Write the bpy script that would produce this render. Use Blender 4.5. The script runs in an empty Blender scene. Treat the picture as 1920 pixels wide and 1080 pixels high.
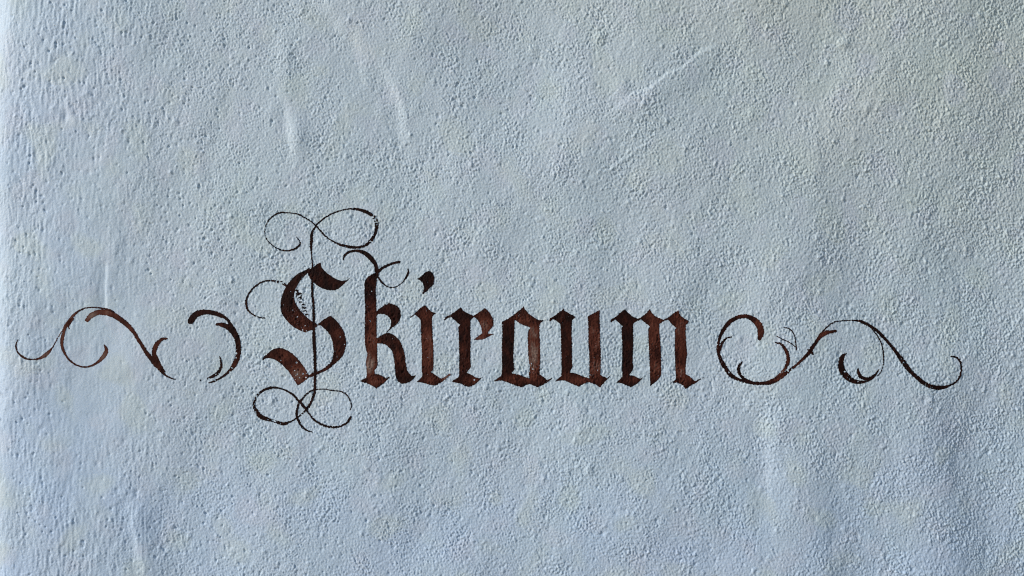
import bpy, math
import numpy as np

# ------------------------------------------------------------------ camera, sky, sun, exposure
S = 0.0006            # metres per unit of the wall drawing below
ZC = 1.72             # height of the middle of the view above the ground
UW, VH = 1920.0, 1080.0
DIST = 1.06           # camera to wall
scene = bpy.context.scene
cam_d = bpy.data.cameras.new("camera")
cam = bpy.data.objects.new("camera", cam_d)
scene.collection.objects.link(cam)
cam.location = (0, -DIST, ZC)
cam.rotation_euler = (math.radians(90), 0, 0)
cam_d.sensor_width = 36.0
cam_d.lens = 36.0 * DIST / (UW * S)
cam_d.clip_start = 0.02
cam_d.clip_end = 400
scene.camera = cam

SUN_EL = math.radians(20.0)
SUN_SIDE = math.radians(66.0)          # swing of the sun from straight in front of the wall towards the left
sun_vec = (-math.sin(SUN_SIDE) * math.cos(SUN_EL), -math.cos(SUN_SIDE) * math.cos(SUN_EL), math.sin(SUN_EL))
world = bpy.data.worlds.new("World")
scene.world = world
world.use_nodes = True
wn = world.node_tree
wn.nodes.clear()
sky = wn.nodes.new("ShaderNodeTexSky")
sky.sky_type = 'NISHITA'
sky.sun_disc = False
sky.sun_elevation = SUN_EL
sky.sun_rotation = math.atan2(sun_vec[0], sun_vec[1])
bg = wn.nodes.new("ShaderNodeBackground")
bg.inputs[1].default_value = 0.135
wo = wn.nodes.new("ShaderNodeOutputWorld")
wn.links.new(sky.outputs[0], bg.inputs[0])
wn.links.new(bg.outputs[0], wo.inputs[0])

sun_d = bpy.data.lights.new("sun", 'SUN')
sun_d.energy = 3.1
sun_d.angle = math.radians(10)
sun_d.color = (1.0, 0.985, 0.96)
sun = bpy.data.objects.new("sun", sun_d)
scene.collection.objects.link(sun)
from mathutils import Vector
sun.rotation_euler = Vector(sun_vec).to_track_quat('Z', 'Y').to_euler()
sun.location = (-3, -3, 3)

scene.view_settings.view_transform = 'Standard'
scene.view_settings.look = 'None'
scene.view_settings.gamma = 1.0
scene.view_settings.exposure = -0.13
scene.view_settings.use_curve_mapping = False
scene.cycles.use_denoising = False
scene.cycles.filter_width = 1.15

# ------------------------------------------------------------------ relief of the plaster (numpy height field, in drawing units)
G = 1.4
U0, U1 = -140.0, 2000.0
V0, V1 = -50.0, 1130.0
NU = int(round((U1 - U0) / G)) + 1
NV = int(round((V1 - V0) / G)) + 1
us = U0 + np.arange(NU) * G
vs = V0 + np.arange(NV) * G
UU, VV = np.meshgrid(us, vs)

def spec_noise(seed, lam, bw=0.5, el=1.0, tilt=0.0, shape=(NV, NU), g=G):
    """noise of wavelength ~lam, stretched el times along an axis tilted from the vertical"""
    r = np.random.default_rng(seed)
    w = r.standard_normal(shape).astype(np.float32)
    fy = np.fft.fftfreq(shape[0], g)[:, None]
    fx = np.fft.rfftfreq(shape[1], g)[None, :]
    c, s = math.cos(tilt), math.sin(tilt)
    a = fx * c + fy * s
    b = (-fx * s + fy * c) * el
    f = np.sqrt(a * a + b * b) + 1e-9
    filt = np.exp(-(np.log(f * lam) ** 2) / (2 * bw * bw))
    n = np.fft.irfft2(np.fft.rfft2(w) * filt, s=shape)
    n -= n.mean()
    return (n / n.std()).astype(np.float32)

def sstep(x, a, b):
    t = np.clip((x - a) / (b - a), 0, 1)
    return t * t * (3 - 2 * t)

def blob(cx, cy, rx, ry, pw=2.0):
    return np.exp(-(((UU - cx) / rx) ** 2 + ((VV - cy) / ry) ** 2) ** (pw / 2))

def line_coords(x0, y0, x1, y1):
    L = math.hypot(x1 - x0, y1 - y0)
    dx, dy = (x1 - x0) / L, (y1 - y0) / L
    t = ((UU - x0) * dx + (VV - y0) * dy) / L
    d = (UU - x0) * dy - (VV - y0) * dx      # positive on the right of a line that runs down
    return t, d, L

def large_relief():
    h = 1.9 * spec_noise(11, 420, 0.45, 1.5) + 0.24 * spec_noise(12, 150, 0.4, 1.3, 0.0) + 0.12 * spec_noise(13, 50, 0.4, 1.3, 0.0)
    h += .35 * np.tanh(2.6 * spec_noise(17, 260, 0.5, 1.2)) + .10 * np.tanh(3.0 * spec_noise(18, 120, 0.5, 1.3))
    # the wall leans away towards the right and comes up to the corner on the left
    h -= 0.00006 * np.clip(UU - 1080, 0, None) ** 2
    h -= 0.0005 * np.clip(160 - UU, 0, None) ** 2 * 0.5
    wob = spec_noise(14, 90, 0.4, 2.0) * 3
    # vertical crease left of the middle
    t, d, L = line_coords(193, 490, 200, 600)
    d = d + wob * .3
    env = sstep(t, -.05, .12) * (1 - sstep(t, .7, 1.15))
    h += env * (-2.2 * np.exp(-(np.clip(-d, 0, None) / 18) ** 2) * np.exp(-(np.clip(d, 0, None) / 4.6) ** 2))
    # short ridge bottom left
    t, d, L = line_coords(235, 945, 262, 1085)
    env = sstep(t, -.12, .25) * (1 - sstep(t, .85, 1.3))
    h += env * 3.2 * sstep(d + wob * .5, -6, 15) * (1 - sstep(d, 14, 70))
    t, d, L = line_coords(195, 960, 238, 938)
    h += -.35 * sstep(t, -.4, .4) * (1 - sstep(t, .8, 1.3)) * np.exp(-(d / 3.0) ** 2)
    # creases above the S
    t, d, L = line_coords(528, 170, 545, 300)
    env = sstep(t, -.1, .3) * (1 - sstep(t, .8, 1.2))
    h += env * (-1.3 * np.exp(-(np.clip(-d, 0, None) / 14) ** 2) * np.exp(-(np.clip(d, 0, None) / 7) ** 2))
    h += 3.6 * blob(558, 258, 17, 34) + 1.6 * blob(535, 120, 14, 50)
    # trowel edge running down from the top
    t, d, L = line_coords(600, -10, 775, 285)
    env = (1 - sstep(t, .75, 1.1))
    d = d - 26 * t * (1 - t) * 4 + 10
    h += env * 3.6 * sstep(d + wob * 2, -16, 18) * (1 - sstep(d, 24, 240))
    # raised diagonal seam top right
    t, d, L = line_coords(1345, 80, 1150, 206)
    env = sstep(t, -.05, .08) * (1 - sstep(t, .8, 1.1))
    h += env * (1.9 + .18 * spec_noise(15, 10, .5)) * sstep(d + wob * .8, -4, 4) * (1 - sstep(d, 6, 60))
    t, d, L = line_coords(1215, 268, 1135, 325)
    h += .8 * sstep(t, -.1, .1) * (1 - sstep(t, .9, 1.1)) * np.exp(-(d / 2.5) ** 2)
    # lumps
    for cx, cy, rx, ry, a in [(1124, 69, 11, 9, 2.2), (1587, 78, 13, 9, 3.0), (1104, 879, 7, 11, 2.6), (1630, 198, 8, 8, 1.8),
                              (1000, 92, 9, 12, 1.4), (1165, 165, 16, 22, 1.2), (1206, 196, 5, 5, 2.0), (124, 218, 10, 12, -2.6),
                              (131, 212, 8, 16, 1.6), (870, 950, 14, 8, -1.0), (90, 300, 16, 22, 1.2), (1412, 213, 10, 10, 1.4),
                              (1083, 873, 7, 6, 1.2), (1465, 800, 22, 26, 1.8), (215, 470, 14, 40, 1.0), (1200, 960, 30, 60, 1.2),
                              (780, 1010, 26, 40, -1.4), (1290, 110, 20, 60, 1.0), (1400, 640, 16, 18, -.8), (1680, 170, 30, 30, .9)]:
        h += a * blob(cx, cy, rx, ry)
    # long soft folds right of the middle at the bottom
    t, d, L = line_coords(1424, 775, 1440, 960)
    env = sstep(t, -.2, .2) * (1 - sstep(t, .6, 1.3))
    h += env * (-2.2 * np.exp(-(np.clip(-d, 0, None) / 30) ** 2) * np.exp(-(np.clip(d, 0, None) / 14) ** 2))
    t, d, L = line_coords(1785, 740, 1850, 1100)
    env = sstep(t, -.4, .5)
    h += env * 4.5 * (1 - sstep(d + wob, -55, 60)) * sstep(d, -420, -60)
    h -= env * 2.2 * (1 - sstep(d, 60, 160)) * sstep(d, -60, 40)
    t, d, L = line_coords(1530, 800, 1560, 1090)
    h += sstep(t, 0, .6) * 3.0 * (1 - sstep(d + wob, -20, 40)) * sstep(d, -200, -20)
    # upright undulations by the corner
    t, d, L = line_coords(40, 380, 44, 760)
    h += .7 * sstep(t, 0, .3) * (1 - sstep(t, .7, 1)) * np.sin(d / 11.0) * np.exp(-(d / 40) ** 2)
    return h.astype(np.float32)

def micro_relief():
    n1 = spec_noise(21, 6.8, 0.62, 1.25, 0.15)
    n2 = spec_noise(22, 8.6, 0.62, 1.25, 0.1)
    n3 = spec_noise(23, 5.0, 0.35, 1.1, 0.1)
    nv = spec_noise(24, 11.0, 0.4, 4.0, 0.02)        # upright brush marks
    nd = spec_noise(25, 18.0, 0.4, 5.0, 0.55)        # drag marks falling to the right
    var = 1.03 + .26 * np.tanh(spec_noise(26, 150, .55) * 1.8)
    mixc = 0.5 + .5 * np.tanh(spec_noise(27, 160, .5) + (UU - 1000) / 900)
    left = 1 - sstep(UU, 120, 520)
    bump = n1 * .29 * (1 - mixc) + n2 * .36 * mixc + .14 * n3
    bump = bump + .055 * (n1 * n1 - 1) * (2 * mixc - 1)   # grainy on the right, pitted on the left
    bump = bump * (1 - .48 * left) + left * .20 * nv + .07 * nd
    # worked smooth patches
    sm = 1.0 - .50 * blob(180, 520, 110, 300, 3) - .35 * blob(700, 150, 90, 110, 3) - .25 * blob(520, 260, 60, 120, 3) \
         - .35 * blob(150, 830, 90, 120, 3) - .2 * blob(1480, 1000, 160, 90, 3) - .3 * blob(330, 650, 130, 120, 3)
    sm -= .28 * (1 - sstep(UU, 6, 34))
    sm -= .2 * blob(150, 700, 100, 170, 3)
    sm += .22 * sstep(UU, 1550, 1900) + .15 * blob(1330, 860, 90, 90)
    h = bump * var * 1.12
    # many small air holes and grains
    r = np.random.default_rng(5)
    def stamps(n, rr, depth, xs=None, p=1.0):
        out = np.zeros_like(h)
        for _ in range(n):
            cx = r.uniform(U0 + 12, U1 - 12) if xs is None else xs()
            cy = r.uniform(V0 + 12, V1 - 12)
            rad = r.uniform(*rr); dp = depth * r.uniform(.5, 1.25)
            ey = r.uniform(.95, 1.35)
            i0 = int((cy - V0) / G) - 7; j0 = int((cx - U0) / G) - 7
            if i0 < 0 or j0 < 0 or i0 + 16 > NV or j0 + 16 > NU: continue
            sy = vs[i0:i0 + 16, None]; sx = us[None, j0:j0 + 16]
            out[i0:i0 + 16, j0:j0 + 16] += dp * np.exp(-(((sx - cx) / rad) ** 2 + ((sy - cy) / (rad * ey)) ** 2))
        return out
    h += stamps(3600, (1.3, 2.4), -1.3)
    h += stamps(160, (3.0, 4.6), -1.6) + stamps(260, (2.8, 4.4), 1.5)
    h += stamps(1000, (1.5, 2.5), -1.9, lambda: U0 + 150 + abs(r.normal(0, 560)))
    h += stamps(3600, (1.6, 2.9), .9, lambda: U1 - 14 - abs(r.normal(0, 800)))
    h += stamps(3200, (1.3, 2.6), 1.0)
    return (h * np.clip(sm, .2, 2)).astype(np.float32)

H_LARGE = large_relief()
H_MICRO = micro_relief()
HH = H_LARGE + H_MICRO

def samp(field, u, v):
    a = np.clip((u - U0) / G, 0, NU - 1.001); b = np.clip((v - V0) / G, 0, NV - 1.001)
    j = a.astype(int); i = b.astype(int); fa = a - j; fb = b - i
    return (field[i, j] * (1 - fa) * (1 - fb) + field[i, j + 1] * fa * (1 - fb)
            + field[i + 1, j] * (1 - fa) * fb + field[i + 1, j + 1] * fa * fb)

UC, RC = 22.0, 100.0          # where the rounded corner starts, and its radius
UEND = UC - RC * math.pi / 2

def place(u, v, h):
    """point of the wall surface: flat for u > UC, round the corner and back into depth below that"""
    uc = UC + 6.0 * np.sin(v / 97.0 + 2) + 3.0 * np.sin(v / 37.0 + 1)
    s = np.clip(uc - u, 0, None)
    th = np.minimum(s / RC, math.pi / 2)
    back = np.clip(s - RC * math.pi / 2, 0, None)
    x = np.where(s > 0, uc - RC * np.sin(th), u)
    y = RC * (1 - np.cos(th)) + back
    nx, ny = -np.sin(th), -np.cos(th)
    x = x + nx * h; y = y + ny * h
    return np.stack([(x - UW / 2) * S, y * S, ZC - (v - VH / 2) * S], axis=-1)

# ------------------------------------------------------------------ helpers
def mesh_from(name, co, quads=None, polys=None, smooth=True):
    me = bpy.data.meshes.new(name)
    co = np.asarray(co, dtype=np.float32).reshape(-1, 3)
    if polys is not None:
        me.from_pydata(co.tolist(), [], polys)
    else:
        nq = len(quads)
        me.vertices.add(len(co)); me.vertices.foreach_set("co", co.ravel())
        me.loops.add(nq * 4); me.loops.foreach_set("vertex_index", np.asarray(quads, dtype=np.int32).ravel())
        me.polygons.add(nq)
        me.polygons.foreach_set("loop_start", np.arange(nq, dtype=np.int32) * 4)
    if smooth:
        me.polygons.foreach_set("use_smooth", np.ones(len(me.polygons), dtype=bool))
    me.update(); me.validate()
    return me

def link(name, me, mat, parent=None, label=None, cat=None, kind=None, group=None):
    o = bpy.data.objects.new(name, me)
    scene.collection.objects.link(o)
    if me is not None and mat is not None: me.materials.append(mat)
    if parent: o.parent = parent
    for k, v in (("label", label), ("category", cat), ("kind", kind), ("group", group)):
        if v: o[k] = v
    return o

def nodes_of(m):
    m.use_nodes = True
    nt = m.node_tree; nt.nodes.clear()
    out = nt.nodes.new("ShaderNodeOutputMaterial")
    b = nt.nodes.new("ShaderNodeBsdfPrincipled")
    nt.links.new(b.outputs[0], out.inputs[0])
    return nt, b

# ------------------------------------------------------------------ materials
def mat_plaster():
    m = bpy.data.materials.new("limewashed_plaster")
    nt, b = nodes_of(m); N = nt.nodes.new; L = nt.links.new
    tc = N("ShaderNodeTexCoord")
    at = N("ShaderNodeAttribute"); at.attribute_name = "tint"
    n1 = N("ShaderNodeTexNoise"); n1.inputs["Scale"].default_value = 9; n1.inputs["Detail"].default_value = 5; n1.inputs["Roughness"].default_value = .6
    n2 = N("ShaderNodeTexNoise"); n2.inputs["Scale"].default_value = 60; n2.inputs["Detail"].default_value = 6; n2.inputs["Roughness"].default_value = .7
    L(tc.outputs["Object"], n1.inputs["Vector"]); L(tc.outputs["Object"], n2.inputs["Vector"])
    r1 = N("ShaderNodeValToRGB")
    r1.color_ramp.elements[0].position = .3; r1.color_ramp.elements[0].color = (.96, .985, .98, 1)
    r1.color_ramp.elements[1].position = .7; r1.color_ramp.elements[1].color = (.995, .98, 1.0, 1)
    L(n1.outputs["Fac"], r1.inputs[0])
    r2 = N("ShaderNodeValToRGB")
    r2.color_ramp.elements[0].position = .25; r2.color_ramp.elements[0].color = (.93, .93, .93, 1)
    r2.color_ramp.elements[1].position = .6; r2.color_ramp.elements[1].color = (1, 1, 1, 1)
    L(n2.outputs["Fac"], r2.inputs[0])
    m1 = N("ShaderNodeMixRGB"); m1.blend_type = 'MULTIPLY'; m1.inputs[0].default_value = 1
    m2 = N("ShaderNodeMixRGB"); m2.blend_type = 'MULTIPLY'; m2.inputs[0].default_value = 1
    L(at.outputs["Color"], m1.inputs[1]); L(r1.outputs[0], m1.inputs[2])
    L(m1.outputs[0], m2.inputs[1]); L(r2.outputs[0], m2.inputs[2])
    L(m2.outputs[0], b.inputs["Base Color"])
    b.inputs["Roughness"].default_value = .62
    b.inputs["Specular IOR Level"].default_value = .35
    nb = N("ShaderNodeTexNoise"); nb.inputs["Scale"].default_value = 420; nb.inputs["Detail"].default_value = 4; nb.inputs["Roughness"].default_value = .6
    L(tc.outputs["Object"], nb.inputs["Vector"])
    bp = N("ShaderNodeBump"); bp.inputs["Strength"].default_value = .35; bp.inputs["Distance"].default_value = .0006
    L(nb.outputs["Fac"], bp.inputs["Height"]); L(bp.outputs[0], b.inputs["Normal"])
    return m

def mat_paint():
    m = bpy.data.materials.new("brown_oxide_brush_paint")
    nt, b = nodes_of(m); N = nt.nodes.new; L = nt.links.new
    at = N("ShaderNodeAttribute"); at.attribute_name = "thin"
    rp = N("ShaderNodeValToRGB")
    e = rp.color_ramp.elements
    e[0].position = 0; e[0].color = (.0075, .0030, .0028, 1)
    e[1].position = 1; e[1].color = (.24, .165, .135, 1)
    x = e.new(.22); x.color = (.034, .0085, .0055, 1)
    x = e.new(.5); x.color = (.10, .029, .018, 1)
    x = e.new(.75); x.color = (.14, .078, .062, 1)
    L(at.outputs["Fac"], rp.inputs[0]); L(rp.outputs[0], b.inputs["Base Color"])
    b.inputs["Roughness"].default_value = .75
    b.inputs["Specular IOR Level"].default_value = .1
    tc = N("ShaderNodeTexCoord")
    nb = N("ShaderNodeTexNoise"); nb.inputs["Scale"].default_value = 500; nb.inputs["Detail"].default_value = 3
    L(tc.outputs["Object"], nb.inputs["Vector"])
    bp = N("ShaderNodeBump"); bp.inputs["Strength"].default_value = .25; bp.inputs["Distance"].default_value = .0004
    ge = N("ShaderNodeNewGeometry"); mx = N("ShaderNodeVectorMath"); mx.operation = 'ADD'; mx.inputs[1].default_value = (0, -.4, 0)
    nm = N("ShaderNodeVectorMath"); nm.operation = 'NORMALIZE'
    L(ge.outputs["Normal"], mx.inputs[0]); L(mx.outputs[0], nm.inputs[0]); L(nm.outputs[0], bp.inputs["Normal"])   # the film of paint levels the grain
    L(nb.outputs["Fac"], bp.inputs["Height"]); L(bp.outputs[0], b.inputs["Normal"])
    return m

def mat_ground():
    m = bpy.data.materials.new("gravel_ground")
    nt, b = nodes_of(m); N = nt.nodes.new; L = nt.links.new
    tc = N("ShaderNodeTexCoord")
    n1 = N("ShaderNodeTexVoronoi"); n1.inputs["Scale"].default_value = 45
    L(tc.outputs["Object"], n1.inputs["Vector"])
    rp = N("ShaderNodeValToRGB")
    rp.color_ramp.elements[0].color = (.22, .21, .19, 1); rp.color_ramp.elements[1].color = (.10, .095, .09, 1)
    L(n1.outputs["Distance"], rp.inputs[0]); L(rp.outputs[0], b.inputs["Base Color"])
    b.inputs["Roughness"].default_value = .9
    bp = N("ShaderNodeBump"); bp.inputs["Strength"].default_value = .6; bp.inputs["Distance"].default_value = .01; bp.invert = True
    L(n1.outputs["Distance"], bp.inputs["Height"]); L(bp.outputs[0], b.inputs["Normal"])
    return m

M_PL, M_PT, M_GR = mat_plaster(), mat_paint(), mat_ground()

# ------------------------------------------------------------------ ground
def build_ground():
    co = [(-60, -60, 0), (60, -60, 0), (60, 60, 0), (-60, 60, 0)]
    link("ground", mesh_from("ground", co, polys=[(0, 1, 2, 3)], smooth=False), M_GR, kind="structure",
         label="grey gravel ground at the foot of the pale plaster wall")
build_ground()

# ------------------------------------------------------------------ wall
def build_wall():
    def grow(start, end, step0, k=1.18, cap=60):
        out = []; x = start; st = step0; sg = 1 if end > start else -1
        while (end - x) * sg > 0:
            st = min(st * k, cap); x += sg * st; out.append(x)
        out[-1] = end
        return out
    top = -1600.0; bot = VH / 2 + ZC / S + 10
    cu = np.array(grow(U0, -900, G)[::-1] + list(us) + grow(us[-1], 4600, G))
    cv = np.array(grow(V0, top, G)[::-1] + list(vs) + grow(vs[-1], bot, G))
    A, B = np.meshgrid(cu, cv)
    h = samp(HH, A, B)
    fade = np.exp(-np.clip(np.maximum.reduce([A - us[-1], V0 - B, B - vs[-1], U0 - A]), 0, None) / 40.0)
    h = h * fade + (1 - fade) * (samp(H_LARGE, A, B))
    P = place(A, B, h)
    nv, nu = A.shape
    idx = np.arange(nv * nu).reshape(nv, nu)
    q = np.stack([idx[:-1, :-1], idx[1:, :-1], idx[1:, 1:], idx[:-1, 1:]], -1).reshape(-1, 4)
    me = mesh_from("plaster_face", P.reshape(-1, 3), quads=q)
    # differently coloured light painted into the plaster colour: bluish towards the corner and the foot, greyer and greener towards the upper right
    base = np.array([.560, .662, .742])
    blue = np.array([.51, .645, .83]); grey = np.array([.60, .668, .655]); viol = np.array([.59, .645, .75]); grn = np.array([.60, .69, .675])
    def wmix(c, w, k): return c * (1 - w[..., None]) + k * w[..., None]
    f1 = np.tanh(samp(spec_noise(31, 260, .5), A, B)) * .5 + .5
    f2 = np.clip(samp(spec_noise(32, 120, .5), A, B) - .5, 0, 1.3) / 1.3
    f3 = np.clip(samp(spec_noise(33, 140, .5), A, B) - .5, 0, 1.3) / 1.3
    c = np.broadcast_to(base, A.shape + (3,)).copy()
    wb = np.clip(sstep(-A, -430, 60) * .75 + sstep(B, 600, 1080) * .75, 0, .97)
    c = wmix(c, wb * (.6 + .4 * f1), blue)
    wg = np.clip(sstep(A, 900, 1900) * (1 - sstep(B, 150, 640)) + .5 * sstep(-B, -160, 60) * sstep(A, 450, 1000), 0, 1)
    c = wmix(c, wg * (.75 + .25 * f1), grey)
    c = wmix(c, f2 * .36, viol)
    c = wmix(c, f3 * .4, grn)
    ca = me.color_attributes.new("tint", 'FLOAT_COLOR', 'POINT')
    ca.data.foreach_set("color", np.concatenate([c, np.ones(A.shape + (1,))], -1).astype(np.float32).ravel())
    root = bpy.data.objects.new("plaster_wall", None)
    scene.collection.objects.link(root)
    root.location = (0, 0, 0)
    root["label"] = "pale blue-white rough plaster wall with a rounded left corner, behind the painted word"
    root["category"] = "wall"
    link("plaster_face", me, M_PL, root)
    # masonry behind the plaster skin
    x0, x1 = (-120 - UW / 2 + 110) * S, (4600 - UW / 2) * S
    y0, y1 = 120 * S, 950 * S
    z0, z1 = 0.0, ZC - (top - VH / 2) * S
    co = [(x, y, z) for z in (z0, z1 - .002) for (x, y) in ((x0, y0), (x1, y0), (x1, y1), (x0, y1))]
    f = [(0, 1, 5, 4), (1, 2, 6, 5), (2, 3, 7, 6), (3, 0, 4, 7), (4, 5, 6, 7), (3, 2, 1, 0)]
    me2 = mesh_from("masonry_core", co, polys=f, smooth=False)
    ca = me2.color_attributes.new("tint", 'FLOAT_COLOR', 'POINT')
    ca.data.foreach_set("color", np.tile(np.array([.58, .66, .72, 1.0], dtype=np.float32), 8))
    link("masonry_core", me2, M_PL, root)
build_wall()

# ------------------------------------------------------------------ brush work
def T(x0, y0, k):
    return lambda pts: [tuple([x0 + p[0] * k, y0 + p[1] * k] + [w * k for w in p[2:]]) for p in pts]
ZA = T(440, 370, 340 / 1920); ZB = T(440, 540, 340 / 1920); ZCC = T(440, 640, 340 / 1920)
ZD = T(660, 500, 240 / 1080); ZE = T(820, 550, 240 / 1364); ZF = T(1010, 550, 320 / 1819)
ZG = T(10, 560, 330 / 1920); ZH = T(330, 560, 150 / 953); ZI = T(1330, 570, 270 / 1715); ZJ = T(1540, 580, 290 / 1842)

def catmull(P, n=7):
    P = np.asarray(P, float); out = []
    for i in range(len(P) - 1):
        p0 = P[i - 1] if i > 0 else 2 * P[0] - P[1]
        p1, p2 = P[i], P[i + 1]
        p3 = P[i + 2] if i + 2 < len(P) else 2 * P[-1] - P[-2]
        t = np.linspace(0, 1, n, endpoint=False)[:, None]
        m1 = (p2 - p0) * .5; m2 = (p3 - p1) * .5
        d = np.linalg.norm((p2 - p1)[:2])
        for mm in (m1, m2):
            l = np.linalg.norm(mm[:2])
            if l > d * 1.3: mm *= d * 1.3 / l
        out.append((2 * t ** 3 - 3 * t ** 2 + 1) * p1 + (t ** 3 - 2 * t ** 2 + t) * m1 + (-2 * t ** 3 + 3 * t ** 2) * p2 + (t ** 3 - t ** 2) * m2)
    out.append(P[-1:])
    return np.concatenate(out)

def smooth_ring(pts, corner=42):
    P = np.asarray([p[:2] for p in pts], float); n = len(P)
    cs = []
    for i in range(n):
        a = P[i] - P[i - 1]; b = P[(i + 1) % n] - P[i]
        ang = abs(math.degrees(math.atan2(a[0] * b[1] - a[1] * b[0], a @ b)))
        if ang > corner: cs.append(i)
    if not cs: cs = [0]
    out = []
    for k, i in enumerate(cs):
        j = cs[(k + 1) % len(cs)]
        seq = [P[i]]; q = i
        while True:
            q = (q + 1) % n; seq.append(P[q])
            if q == j: break
        out.append(catmull(seq, 5)[:-1])
    return np.concatenate(out)

def sd_ring(X, Y, rings):
    d2 = np.full(X.shape, 1e9); ins = np.zeros(X.shape, bool)
    for R in rings:
        n = len(R)
        for i in range(n):
            x0, y0 = R[i]; x1, y1 = R[(i + 1) % n]
            dx, dy = x1 - x0, y1 - y0; L2 = dx * dx + dy * dy
            if L2 < 1e-12: continue
            t = np.clip(((X - x0) * dx + (Y - y0) * dy) / L2, 0, 1)
            d2 = np.minimum(d2, (X - x0 - t * dx) ** 2 + (Y - y0 - t * dy) ** 2)
            if y0 != y1:
                c = ((y0 > Y) != (y1 > Y)) & (X < x0 + (Y - y0) * dx / dy)
                ins ^= c
    d = np.sqrt(d2)
    return np.where(ins, d, -d)

def sd_stroke(X, Y, Q):
    best = np.full(X.shape, -1e9)
    for i in range(len(Q) - 1):
        x0, y0, w0 = Q[i]; x1, y1, w1 = Q[i + 1]
        dx, dy = x1 - x0, y1 - y0; L2 = dx * dx + dy * dy
        if L2 < 1e-12: continue
        t = np.clip(((X - x0) * dx + (Y - y0) * dy) / L2, 0, 1)
        w = np.maximum(w0 + (w1 - w0) * t, .7) + .55
        best = np.maximum(best, w / 2 - np.hypot(X - x0 - t * dx, Y - y0 - t * dy))
    return best

N_EDGE = spec_noise(41, 5.0, .45)
N_HOLE = spec_noise(42, 8.0, .35)
N_DRY = spec_noise(43, 6.0, .4) * .6 - (H_MICRO / H_MICRO.std()) * .55
N_STREAK = spec_noise(44, 5.0, .5, 9.0)
N_THIN = spec_noise(45, 26, .6, 1.6)
C = 0.8   # cell of the paint skin
CASES = {1: [[0, 'a', 'd']], 2: [['a', 1, 'b']], 3: [[0, 1, 'b', 'd']], 4: [['b', 2, 'c']], 5: [[0, 'a', 'b', 2, 'c', 'd']],
         6: [['a', 1, 2, 'c']], 7: [[0, 1, 2, 'c', 'd']], 8: [['d', 'c', 3]], 9: [[0, 'a', 'c', 3]], 10: [['a', 1, 'b', 'c', 3, 'd']],
         11: [[0, 1, 'b', 'c', 3]], 12: [['d', 'b', 2, 3]], 13: [[0, 'a', 'b', 2, 3]], 14: [['a', 1, 2, 3, 'd']]}

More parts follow.
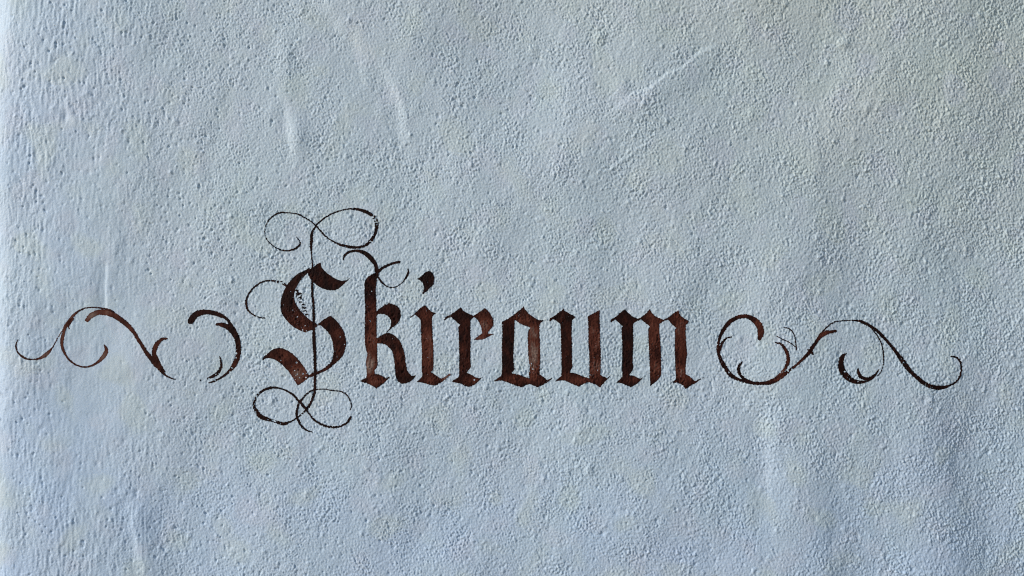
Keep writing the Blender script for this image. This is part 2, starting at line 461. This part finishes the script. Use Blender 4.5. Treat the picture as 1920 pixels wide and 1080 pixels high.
def paint(name, parent, shapes, strokes=(), edge=.45, hole=9.0, hole_spots=(), dry=9.0, dry_spots=(), thin0=.15, spots=(),
          streak=.10, lift=.24, label=None):
    """one coat of paint: outlines and brush strokes turned into a skin laid over the relief, skipping pits where the brush was dry"""
    rings = [[smooth_ring(r) for r in s] for s in shapes]
    qs = [catmull(s) for s in strokes]
    allp = np.concatenate([r for s in rings for r in s] + [q[:, :2] for q in qs])
    x0, y0 = np.floor((allp.min(0) - 8) / C) * C; x1, y1 = allp.max(0) + 8
    xs = np.arange(x0, x1, C); ys = np.arange(y0, y1, C)
    X, Y = np.meshgrid(xs, ys)
    sd = np.full(X.shape, -99.0)
    def sub(P, pad):
        a, b = P.min(0) - pad, P.max(0) + pad
        return (slice(max(0, int((a[1] - y0) / C)), int((b[1] - y0) / C) + 2), slice(max(0, int((a[0] - x0) / C)), int((b[0] - x0) / C) + 2))
    for rg in rings:
        sl = sub(np.concatenate(rg), 4)
        sd[sl] = np.maximum(sd[sl], sd_ring(X[sl], Y[sl], rg))
    for q in qs:
        for k in range(0, len(q) - 1, 10):          # in short stretches, so that each touches few cells
            seg = q[k:k + 11]
            sl = sub(seg[:, :2], seg[:, 2].max() / 2 + 3)
            sd[sl] = np.maximum(sd[sl], sd_stroke(X[sl], Y[sl], seg))
    def spotmap(sp):
        m = np.zeros(X.shape)
        for (cx, cy, rx, ry, a) in sp: m = np.maximum(m, a * np.exp(-((X - cx) / rx) ** 2 - ((Y - cy) / ry) ** 2))
        return m
    f = sd + edge * .9 * samp(N_EDGE, X, Y)
    th = hole - .35 - 1.25 * spotmap(hole_spots)
    f = np.minimum(f, (th - samp(N_HOLE, X, Y)) * 1.3)
    td = dry - .25 - 1.3 * spotmap(dry_spots)
    f = np.minimum(f, (td - samp(N_DRY, X, Y)) * 1.2)
    f = np.where(sd < -1.5, -1, f)
    f = np.where(np.abs(f) < 1e-4, 1e-4, f)
    ins = f > 0
    code = ins[:-1, :-1] * 1 + ins[:-1, 1:] * 2 + ins[1:, 1:] * 4 + ins[1:, :-1] * 8
    vid = {}; pts = []; faces = []
    def corner(i, j):
        k = (i, j, 0)
        if k not in vid: vid[k] = len(pts); pts.append((xs[j], ys[i]))
        return vid[k]
    def cross(i, j, o):   # o=1: edge to (i, j+1); o=2: edge to (i+1, j)
        k = (i, j, o)
        if k not in vid:
            a = f[i, j]; b = f[i, j + 1] if o == 1 else f[i + 1, j]
            t = min(.97, max(.03, a / (a - b)))
            vid[k] = len(pts); pts.append((xs[j] + (t * C if o == 1 else 0), ys[i] + (t * C if o == 2 else 0)))
        return vid[k]
    I, J = np.nonzero(code)
    for i, j in zip(I.tolist(), J.tolist()):
        c = int(code[i, j])
        if c == 15:
            faces.append((corner(i, j), corner(i + 1, j), corner(i + 1, j + 1), corner(i, j + 1))); continue
        for poly in CASES[c]:
            out = []
            for t in poly:
                if t == 0: out.append(corner(i, j))
                elif t == 1: out.append(corner(i, j + 1))
                elif t == 2: out.append(corner(i + 1, j + 1))
                elif t == 3: out.append(corner(i + 1, j))
                elif t == 'a': out.append(cross(i, j, 1))
                elif t == 'b': out.append(cross(i, j + 1, 2))
                elif t == 'c': out.append(cross(i + 1, j, 1))
                else: out.append(cross(i, j, 2))
            faces.append(tuple(out[::-1]))
    P = np.asarray(pts, float)
    u, v = P[:, 0], P[:, 1]
    gj = np.clip(((u - x0) / C).round().astype(int), 0, len(xs) - 1); gi = np.clip(((v - y0) / C).round().astype(int), 0, len(ys) - 1)
    rim = np.exp(-(np.clip(sd[gi, gj], 0, None) / 1.5) ** 2)          # wet paint gathers at the rim of a stroke
    k = samp(H_LARGE, u, v) * S / DIST                                # the survey of the marks allows for the lean of the wall
    u = UW / 2 + (u - UW / 2) * (1 - k); v = VH / 2 + (v - VH / 2) * (1 - k)
    co = place(u, v, samp(HH, u, v) + lift)
    me = mesh_from(name, co, polys=faces)
    tm = np.zeros(len(P))
    for (cx, cy, rx, ry, a) in spots: tm = np.maximum(tm, a * np.exp(-((u - cx) / rx) ** 2 - ((v - cy) / ry) ** 2))
    thin = thin0 * .6 + tm * 1.2 + streak * .55 * samp(N_STREAK, u, v) * (.35 + tm) + .045 * samp(N_THIN, u, v) + .035 * samp(H_MICRO, u, v) / H_MICRO.std() * (.5 + 3 * tm)
    thin = np.clip(thin, .04, 1) * (1 - .35 * rim)
    at = me.attributes.new("thin", 'FLOAT', 'POINT')
    at.data.foreach_set("value", np.clip(thin, 0, 1).astype(np.float32))
    o = link(name, me, M_PT, parent)
    if label: o["label"] = label
    return o

def thing(name, label, cat, u, v, group=None):
    o = bpy.data.objects.new(name, None); scene.collection.objects.link(o)
    o["label"] = label; o["category"] = cat
    if group: o["group"] = group
    o.empty_display_size = .05
    return o

# ------------------------------------------------------------------ the word
word = thing("painted_word", "the word Skiraum painted in dark brown blackletter across the pale plaster wall",
             "lettering", 900, 650)

s_up = ZA([(800,742),(735,778),(670,808),(605,865),(550,935),(515,1005),(492,1075),(485,1140),(495,1220),(540,1290),(600,1355),(680,1405),
           (755,1432),(790,1412),(830,1400),(885,1352),(850,1328),(800,1300),(745,1250),(690,1190),(650,1125),(628,1060),(640,985),(680,905),(735,838),(782,792)])
s_flag = ZA([(765,775),(830,738),(875,705),(912,688),(920,738),(960,785),(1010,825),(1070,862),(1130,882),(1180,876),(1218,855),(1182,893),
             (1140,932),(1095,970),(1040,985),(970,978),(900,950),(840,905),(792,850)])
s_bowl = ZB([(845,402),(885,380),(940,335),(1010,292),(1050,322),(1100,372),(1145,438),(1170,508),(1181,575),(1172,642),(1150,710),(1100,768),
             (1040,820),(980,868),(900,905),(840,932),(790,948),(778,925),(850,885),(920,865),(975,822),(1020,780),(1042,715),(1045,640),(1035,570),(1010,500),(960,440),(905,392)])
s_low = ZB([(285,778),(305,730),(350,690),(400,652),(460,635),(520,644),(590,680),(650,730),(710,800),(755,870),(790,942),(740,985),(668,1032),
            (640,990),(590,910),(540,850),(480,795),(420,758),(350,742),(312,755)])
S_o = paint("letter", word, [[s_up], [s_flag], [s_bowl], [s_low]], hole=2.75,
            hole_spots=[(545, 590, 22, 26, .75), (575, 612, 20, 14, .7), (560, 697, 20, 18, 1.0), (628, 650, 14, 26, .3)],
            thin0=.16, streak=.08,
            spots=[(560, 702, 26, 22, .5), (535, 670, 26, 14, .26), (560, 610, 34, 26, .20), (632, 640, 22, 40, .16), (615, 700, 30, 12, .22)],
            label="large ornate capital S, brown paint speckled where the wall shows through")
hair_top = ZA([(650,415,5),(680,455,8),(692,490,16),(662,530,20),(620,552,15),(560,565,14),(500,560,12),(440,535,8),(380,490,7),(340,445,6),(322,400,4),
    (320,340,4),(340,275,9),(390,210,12),(440,178,13),(500,160,14),(560,163,9),(620,168,8),(680,182,12),(740,215,11),(800,250,10),(855,295,12),
    (900,345,13),(940,390,16),(990,435,10),(1040,465,12),(1100,495,20),(1170,515,26),(1240,528,28),(1320,528,24),(1390,503,26),(1440,460,30),
    (1480,400,26),(1500,330,32),(1502,270,38),(1480,215,38),(1430,175,34),(1370,145,32),(1300,127,24),(1220,122,13),(1140,135,10),(1060,160,11),
    (980,200,11),(910,250,14),(862,300,13),(830,350,18),(815,400,28),(812,460,28),(808,520,24),(812,570,14),(816,620,9),(820,680,12),(824,740,14),
    (822,840,16),(822,930,22),(822,1040,22)])
hair_mid = ZB([(822,80,22),(832,140,24),(835,220,24),(838,320,26),(838,430,26),(840,560,34),(848,680,30),(850,760,30),(852,860,28),(850,960,26)])
hair_low = ZCC([(850,380,26),(848,500,26),(840,560,26),(810,640,22),(770,710,26),(720,760,14),(670,800,14),(600,845,12),(530,872,30),(480,865,30),
    (400,840,26),(330,820,40),(270,790,44),(230,740,38),(205,680,28),(215,620,24),(250,560,22),(310,515,22),(380,492,24),(440,490,19),(500,505,14),
    (560,530,16),(620,565,20),(660,610,20),(700,655,28),(740,700,24),(790,770,14),(840,830,18),(900,870,20),(980,900,22),(1070,910,22),(1140,890,16),(1190,860,18),(1225,810,20),(1232,792,6)])
hair_low2 = ZCC([(1225,722,5),(1238,680,8),(1220,620,11),(1180,560,12),(1120,530,10),(1040,520,9),(950,505,9),(870,508,9),(810,525,14),(760,560,14),
    (715,610,18),(680,660,22),(662,720,22),(658,790,22),(680,850,22),(720,910,22),(770,945,14),(830,962,4)])
paint("hairline_flourish", S_o, [], [hair_top, hair_mid, hair_low, hair_low2], edge=.55, lift=.36, thin0=.10, streak=.05, dry=2.6,
      dry_spots=[(702, 410, 12, 22, 2.0), (690, 450, 18, 12, 1.6), (650, 462, 24, 10, .8), (560, 455, 10, 12, 1.3), (565, 770, 14, 22, 1.7),
                 (480, 765, 12, 20, 1.5), (515, 792, 26, 8, 1.6), (622, 798, 34, 10, 1.3), (573, 795, 14, 12, 1.9), (482, 745, 12, 16, 1.5), (590, 650, 6, 20, .9), (585, 475, 5, 6, 1.2)],
      label="thin vertical hairline ending in double loops above and below the S")
side = ZA([(545,935,24),(500,905,28),(440,890,22),(380,882,15),(310,890,14),(250,918,15),(190,970,15),(145,1030,15),(125,1080,19),(122,1115,22),
    (130,1170,20),(160,1215,15),(210,1250,11),(260,1272,10),(320,1278,13)])
paint("side_curl", S_o, [], [side], edge=.6, thin0=.2, dry=2.4, dry_spots=[(525, 530, 16, 8, 1.8), (500, 525, 20, 8, .9)], lift=.32)
ticks = [ZB(q) for q in ([(640,22,8),(668,34,16),(655,60,10)], [(648,84,8),(684,62,18),(706,58,8)], [(664,116,6),(690,100,10),(704,84,8),(700,120,8)],
         [(688,150,16),(704,146,12)], [(700,190,8),(722,176,14),(742,172,6)], [(712,222,7),(722,200,10),(740,218,10),(752,208,6)],
         [(724,246,8),(744,240,10),(762,248,7)], [(748,284,10),(772,280,14)], [(700,104,6),(714,126,6)], [(660,40,10),(690,64,10)])]
paint("dry_brush_mark", S_o, [], ticks, edge=.7, thin0=.05)

k_stem = ZD([(190,55),(215,55),(209,120),(201,200),(205,300),(208,420),(208,560),(212,640),(212,720),(216,830),(195,870),(190,903),(240,913),(288,942),
    (330,918),(285,968),(240,1005),(205,1028),(160,1000),(110,980),(75,972),(70,962),(118,938),(125,905),(120,840),(118,790),(130,740),(118,700),
    (108,620),(108,450),(110,350),(106,250),(105,140),(122,98),(152,74)])
k_bowl = ZD([(203,382),(230,355),(265,330),(275,315),(290,322),(315,300),(322,310),(370,325),(403,358),(413,410),(400,455),(372,490),(332,520),(290,558),(262,572),
    (285,555),(312,525),(325,500),(328,460),(310,425),(275,403),(235,400),(203,408)])
k_leg = ZD([(203,612),(250,577),(300,558),(350,575),(395,615),(425,670),(445,740),(455,820),(470,880),(500,918),(525,920),(548,905),(520,945),(480,975),
    (425,990),(390,970),(370,930),(362,870),(355,790),(340,720),(310,680),(270,655),(203,645)])
K_o = paint("letter", word, [[k_stem], [k_bowl], [k_leg]], hole=4.2, edge=.45,
            hole_spots=[(694, 550, 10, 10, 2.0), (697, 620, 12, 60, 1.9), (703, 655, 8, 40, .9), (696, 600, 10, 30, .6)],
            thin0=.12, streak=.12,
            spots=[(693, 682, 13, 26, .72), (698, 640, 16, 36, .40), (697, 600, 16, 40, .26), (705, 715, 22, 12, .32), (748, 665, 20, 40, .16), (735, 585, 20, 20, .08)],
            label="lowercase k, its stem faded to light brown near the foot")
kf = [ZA([(1150,660,9),(1165,615,20),(1210,580,22),(1280,565,24),(1340,575,34),(1400,605,46),(1450,655,46),(1490,710,38),(1502,770,38),(1510,835,30)]),
      ZA([(1500,808,26),(1560,752,26),(1620,720,22),(1680,697,22),(1742,684,24)]),
      ZA([(1515,840,16),(1550,890,18),(1600,935,11),(1660,955,8),(1720,942,6),(1780,895,7),(1820,840,18),(1838,795,18),(1835,757,7)])]
paint("ascender_flourish", K_o, [], kf, edge=.35, thin0=.08, lift=.32)

i_body = ZD([(615,323),(640,350),(670,378),(708,393),(680,415),(676,450),(678,540),(685,640),(688,740),(686,860),(666,890),(700,910),(745,940),(768,938),
    (828,898),(836,910),(770,965),(735,985),(700,1003),(650,995),(600,980),(543,973),(580,940),(592,915),(587,840),(590,740),(583,600),(580,480),(572,442),(530,405),(495,432),(487,428),(530,393),(575,350)])
I_o = paint("letter", word, [[i_body]], hole=4.3, hole_spots=[(803, 675, 12, 30, 1.7), (820, 712, 16, 10, 1.4)], thin0=.28, streak=.14,
            spots=[(803, 650, 18, 46, .30), (798, 590, 22, 14, .12), (838, 706, 14, 10, .5), (812, 712, 30, 14, .14)], label="first i of the word in even reddish brown")
dot = ZD([(550,105),(590,75),(620,45),(650,37),(680,52),(694,92),(690,150),(652,185),(630,210),(602,229),(590,226),(605,190),(601,150),(580,120)])
paint("letter_dot", I_o, [[dot]], thin0=.05)

r_body = ZE([(65,285),(100,245),(138,228),(190,190),(250,148),(275,180),(310,205),(387,238),(440,205),(503,155),(550,195),(583,250),(600,300),(590,350),
    (557,393),(535,425),(560,432),(618,430),(575,447),(530,470),(480,492),(386,497),(430,460),(475,425),(470,375),(450,320),(420,275),(390,252),
    (355,285),(352,400),(356,520),(352,650),(358,790),(312,845),(360,865),(400,890),(450,905),(492,885),(450,925),(400,970),(345,995),(290,985),
    (240,960),(148,945),(195,910),(230,885),(232,760),(232,600),(228,450),(222,370),(240,335),(200,300),(145,252),(110,265),(78,290)])
paint("letter", word, [[r_body]], hole=4.4, hole_spots=[(915, 602, 10, 14, 1.9), (884, 712, 14, 8, 2.0), (918, 625, 8, 8, 1.8)], thin0=.13, streak=.12,
      spots=[(908, 612, 18, 22, .50), (902, 634, 18, 8, .42), (870, 670, 14, 60, .12), (884, 712, 24, 12, .20)],
      label="lowercase r with a dark stem and a lighter brown ear")
a_out = ZE([(688,302),(760,265),(810,232),(860,190),(908,150),(918,128),(926,155),(960,200),(1010,243),(1075,280),(1137,287),(1100,318),(1088,350),(1090,450),
    (1097,600),(1095,750),(1090,860),(1130,890),(1172,922),(1242,893),(1180,942),(1130,970),(1075,1003),(1030,985),(978,965),(945,980),(905,1003),
    (840,985),(760,955),(680,930),(610,940),(605,930),(640,905),(682,875),(690,800),(686,600),(691,450)])
a_in = ZE([(825,280),(870,315),(920,340),(990,365),(965,420),(965,550),(972,700),(985,780),(975,850),(980,903),(930,890),(870,865),(788,852),(822,815),(812,700),(818,500)])
paint("letter", word, [[a_out, a_in]], hole=4.2, hole_spots=[(998, 690, 12, 18, 2.3), (1008, 660, 8, 30, 1.1), (1000, 625, 12, 10, .8)], thin0=.13, streak=.16, edge=.5,
      spots=[(1001, 668, 13, 40, .66), (1001, 625, 13, 24, .50), (985, 600, 24, 14, .34), (975, 712, 44, 12, .22), (956, 590, 10, 14, .1), (1005, 710, 18, 12, .12)],
      label="lowercase a with its right stem worn to pale brown")
u_body = ZF([(108,287),(130,260),(160,245),(210,205),(250,175),(262,153),(275,180),(320,210),(393,250),(383,264),(356,285),(352,400),(355,560),(355,740),(362,775),
    (332,845),(400,855),(470,885),(537,902),(540,850),(540,700),(532,560),(528,400),(524,242),(580,215),(635,185),(658,173),(650,200),(652,350),
    (656,500),(663,650),(660,800),(655,868),(700,890),(730,903),(788,858),(732,917),(700,950),(650,1005),(600,970),(540,950),(490,960),(430,995),
    (350,965),(270,930),(178,938),(200,915),(240,880),(242,750),(238,560),(235,400),(230,325),(180,290),(150,275),(120,300)])
paint("letter", word, [[u_body]], hole=4.2, hole_spots=[(1120, 695, 10, 14, 1.6), (1068, 690, 10, 14, 1.4)], thin0=.16, streak=.16,
      spots=[(1116, 640, 18, 60, .32), (1116, 690, 18, 22, .46), (1090, 712, 50, 12, .26), (1064, 650, 16, 50, .08)],
      label="lowercase u, left stem dark and right stem lighter brown")
m_body = ZF([(763,302),(780,270),(815,255),(870,205),(918,168),(950,200),(1000,245),(1060,268),(1090,255),(1140,215),(1187,163),(1200,200),(1250,245),(1330,283),
    (1390,250),(1440,210),(1487,178),(1500,215),(1540,260),(1600,290),(1590,320),(1568,337),(1568,460),(1577,580),(1580,660),(1568,760),(1566,862),
    (1610,885),(1662,935),(1755,897),(1680,950),(1620,985),(1566,1020),(1530,980),(1480,955),(1407,958),(1440,935),(1460,910),(1455,780),(1450,600),
    (1452,450),(1448,390),(1467,370),(1420,330),(1380,280),(1330,300),(1288,325),(1285,360),(1290,450),(1300,560),(1305,700),(1305,830),(1300,885),
    (1250,940),(1187,990),(1185,900),(1183,780),(1175,600),(1168,450),(1165,380),(1187,355),(1140,320),(1088,276),(1060,290),(1008,320),(1005,360),
    (1010,480),(1005,600),(1003,740),(1007,805),(962,872),(1020,880),(1075,910),(1113,895),(1072,942),(1030,975),(985,1001),(930,980),(880,958),
    (822,952),(860,920),(890,890),(888,760),(890,600),(885,450),(883,380),(894,350),(850,310),(815,280),(775,310)])
paint("letter", word, [[m_body]], hole=4.4, hole_spots=[(1184, 690, 10, 14, 2.0), (1166, 705, 6, 8, 2.2)], thin0=.13, streak=.14,
      spots=[(1227, 620, 18, 60, .32), (1230, 690, 18, 22, .34), (1277, 620, 18, 70, .34), (1278, 696, 18, 18, .40), (1285, 712, 26, 12, .26), (1225, 592, 16, 10, .2), (1184, 712, 18, 10, .16)],
      label="lowercase m, first stem nearly black and the others brown")

# ------------------------------------------------------------------ the scrolls on both sides
ls = thing("painted_scroll", "thin brown painted scroll with open circular curl, near the wall's left corner", "ornament", 180, 650)
paint("hook_stroke", ls, [], [ZG([(150,432,8),(125,470,10),(116,530,15),(140,590,13),(190,635,22),(250,660,15),(320,662,14),(380,648,24),(430,620,38),(480,575,28),(520,525,10),
      (570,430,6),(620,350,8),(660,285,20),(700,235,26),(750,175,24),(810,130,16),(880,102,11),(960,95,10),(1050,103,15),(1130,122,20),(1190,150,14)])],
      thin0=.5, spots=[(82, 665, 16, 12, .42), (110, 620, 16, 40, .5), (130, 595, 14, 14, .3)], dry=2.6, dry_spots=[(32, 640, 10, 30, 1.3), (50, 670, 16, 6, 1.2)])
paint("circle_stroke", ls, [], [ZG([(735,205,16),(700,250,24),(665,300,24),(640,360,28),(620,440,36),(620,520,28),(650,600,20),(700,670,18),(770,720,15),(850,745,15),(920,738,16),(990,705,22),(1045,660,36),(1088,605,44),(1102,555,34),(1078,503,9)]),
      ZG([(740,215,18),(710,262,16),(690,300,10),(696,330,7)])],
      thin0=.62, spots=[(190, 665, 14, 14, .36), (117, 640, 8, 20, .22)], edge=.35)
paint("leaf_stroke", ls, [], [ZG([(893,232,44),(935,185,54),(1000,153,52),(1070,147,60),(1140,162,60),(1210,195,56),(1280,245,52),(1350,305,48),(1400,365,38),(1440,430,34),(1490,510,36),(1540,590,40),(1590,650,50),
      (1640,705,66),(1680,755,44),(1710,800,26),(1760,845,17),(1820,870,13),(1857,880,5)]),
      ZG([(1760,436,18),(1712,440,30),(1665,480,44),(1632,540,50),(1622,600,46),(1640,660,60),(1682,720,36),(1738,796,12)])],
      thin0=.38, spots=[(172, 592, 20, 14, .56), (200, 585, 30, 12, .3), (250, 630, 30, 40, .14), (300, 640, 20, 20, .16)], edge=.5, dry=3.2, dry_spots=[(290, 690, 20, 20, .9)])

cr = thing("painted_crescent", "thick dark brown painted crescent curl directly left of the capital S", "ornament", 400, 650)
cres = ZH([(138,290),(145,240),(178,192),(230,150),(300,131),(380,130),(470,147),(550,180),(610,223),(662,290),(715,368),(757,460),(776,580),(768,680),(742,760),
    (710,810),(660,862),(590,920),(520,962),(440,1000),(365,1006),(430,982),(500,948),(575,895),(635,835),(670,770),(700,700),(714,600),(700,500),
    (660,430),(610,375),(540,335),(465,315),(478,290),(560,284),(628,306),(590,250),(530,225),(450,200),(370,188),(290,205),(240,240),(205,290),(175,307)])
paint("crescent_stroke", cr, [[cres]], thin0=.14, edge=.5, hole=4.2, hole_spots=[(440, 668, 10, 26, 2.6), (432, 690, 12, 18, 2.2), (446, 655, 6, 18, .8)], dry=3.4, dry_spots=[(405, 712, 26, 10, 1.4)],
      spots=[(415, 612, 16, 8, .15), (440, 680, 14, 30, .16)])
paint("inner_stroke", cr, [], [ZH([(518,688,8),(533,740,18),(538,810,28),(500,880,36),(445,920,34),(385,948,24),(325,966,16),(285,975,10)])], edge=.6, thin0=.18, dry=2.3,
      dry_spots=[(385, 712, 22, 8, 1.8), (400, 706, 20, 12, 1.1)])

rs = thing("painted_scroll", "long brown painted scroll right of the letter m, from round spiral to upturned tail", "ornament", 1560, 660)
paint("spiral_stroke", rs, [], [ZI([(597,408,46),(612,345,72),(600,270,76),(555,210,70),(500,170,56),(440,147,46),(370,150,46),(300,175,48),(240,215,48),(190,275,44),(150,340,40),(125,400,32),(105,480,30),
      (105,560,38),(125,640,38),(165,720,50),(215,800,48),(270,858,46),(340,895,32),(430,925,32),(520,942,34),(620,945,38),(720,932,52),(800,895,60),
      (880,845,46),(960,788,30),(1050,715,28),(1130,640,34),(1190,580,44),(1230,515,42),(1280,440,34),(1320,370,28),(1365,312,15),(1430,250,12),(1500,212,11),(1580,199,10),(1700,194,9),(1760,197,9)]),
      ZI([(263,390,12),(212,405,16),(162,450,24),(135,510,30),(112,585,24)]), ZI([(390,690,12),(355,740,32),(350,800,38),(380,860,32),(440,905,28),(520,935,24)])],
      thin0=.13, spots=[(1428, 612, 14, 24, .34), (1462, 708, 30, 10, .30), (1500, 680, 30, 20, .2), (1345, 650, 8, 14, .18), (1395, 590, 20, 8, .25)], edge=.6, dry=3.0,
      dry_spots=[(1346, 655, 8, 20, 1.3), (1365, 700, 18, 14, 1.2), (1455, 710, 26, 10, 1.5), (1478, 695, 14, 10, 1.6), (1420, 718, 24, 8, .9)])
paint("spiral_inner_leaf", rs, [], [ZI([(792,462,12),(850,475,22),(890,520,34),(925,580,36),(938,650,42),(930,710,42),(900,770,32),(850,830,32),(790,880,18)])],
      thin0=.3, spots=[(1477, 672, 12, 14, .25), (1468, 698, 14, 10, .42)], edge=.7, dry=2.4, dry_spots=[(1468, 698, 18, 10, 1.3)], lift=.30)
paint("branch_stroke", rs, [], [ZI([(1285,430,34),(1335,375,48),(1400,338,46),(1450,330,36),(1502,322,30)])], thin0=.42, spots=[(1545, 628, 10, 8, .2)], edge=.5, dry=3.0, dry_spots=[(1540, 630, 12, 10, .9)], lift=.30)
paint("wave_stroke", rs, [], [ZJ([(360,131,10),(430,135,20),(490,150,34),(550,180,34),(610,215,32),(670,260,34),(730,320,36),(790,385,32),(850,455,36),(900,520,40),(950,590,54),(1000,660,60),(1050,725,48),
      (1110,785,44),(1180,845,46),(1250,895,46),(1330,925,48),(1400,935,48),(1470,928,36),(1540,905,20),(1600,870,16),(1645,820,22),(1668,750,17),(1675,700,16)]),
      ZJ([(1672,690,18),(1660,630,20),(1620,580,19),(1570,563,15),(1540,562,9)])],
      thin0=.08, edge=.6, dry=2.6, dry_spots=[(1695, 680, 16, 16, 1.1), (1735, 722, 30, 10, 1.2), (1755, 728, 26, 8, .6)])
paint("hook_stroke", rs, [[ZJ([(307,520),(250,530),(215,580),(200,660),(210,730),(250,800),(310,850),(370,880),(450,888),(520,875),(570,852),(620,828),(662,775),(690,712),
      (660,730),(635,768),(580,800),(520,806),(480,780),(455,735),(438,690),(424,720),(428,770),(450,820),(500,842),(540,850),(500,850),(420,838),(365,812),(345,790),(305,745),(276,690),(266,620),(282,562)])]],
      [ZJ([(590,212,9),(640,275,11),(690,350,11),(720,420,11),(738,500,13),(741,580,10),(737,650,8),(728,700,7),(706,748,9),(670,795,8)])],
      thin0=.10, edge=.5, hole=4.0, hole_spots=[(1584, 702, 8, 8, 2.3), (1610, 716, 24, 6, 1.9)])
paint("wisp_stroke", rs, [], [ZI([(890,280,8),(940,290,10),(985,325,12),(1010,370,9),(1025,440,9),(1035,510,11),(1035,545,12)]),
      ZI([(800,383,8),(870,420,8),(930,445,8),(980,475,9),(1030,512,7)]), ZI([(1170,545,12),(1200,560,30),(1225,585,26),(1240,605,8)])], thin0=.30, edge=.35)
print("tris", sum(sum(len(p.vertices) - 2 for p in o.data.polygons) for o in scene.objects if o.type == 'MESH' and len(o.data.polygons) < 400000))
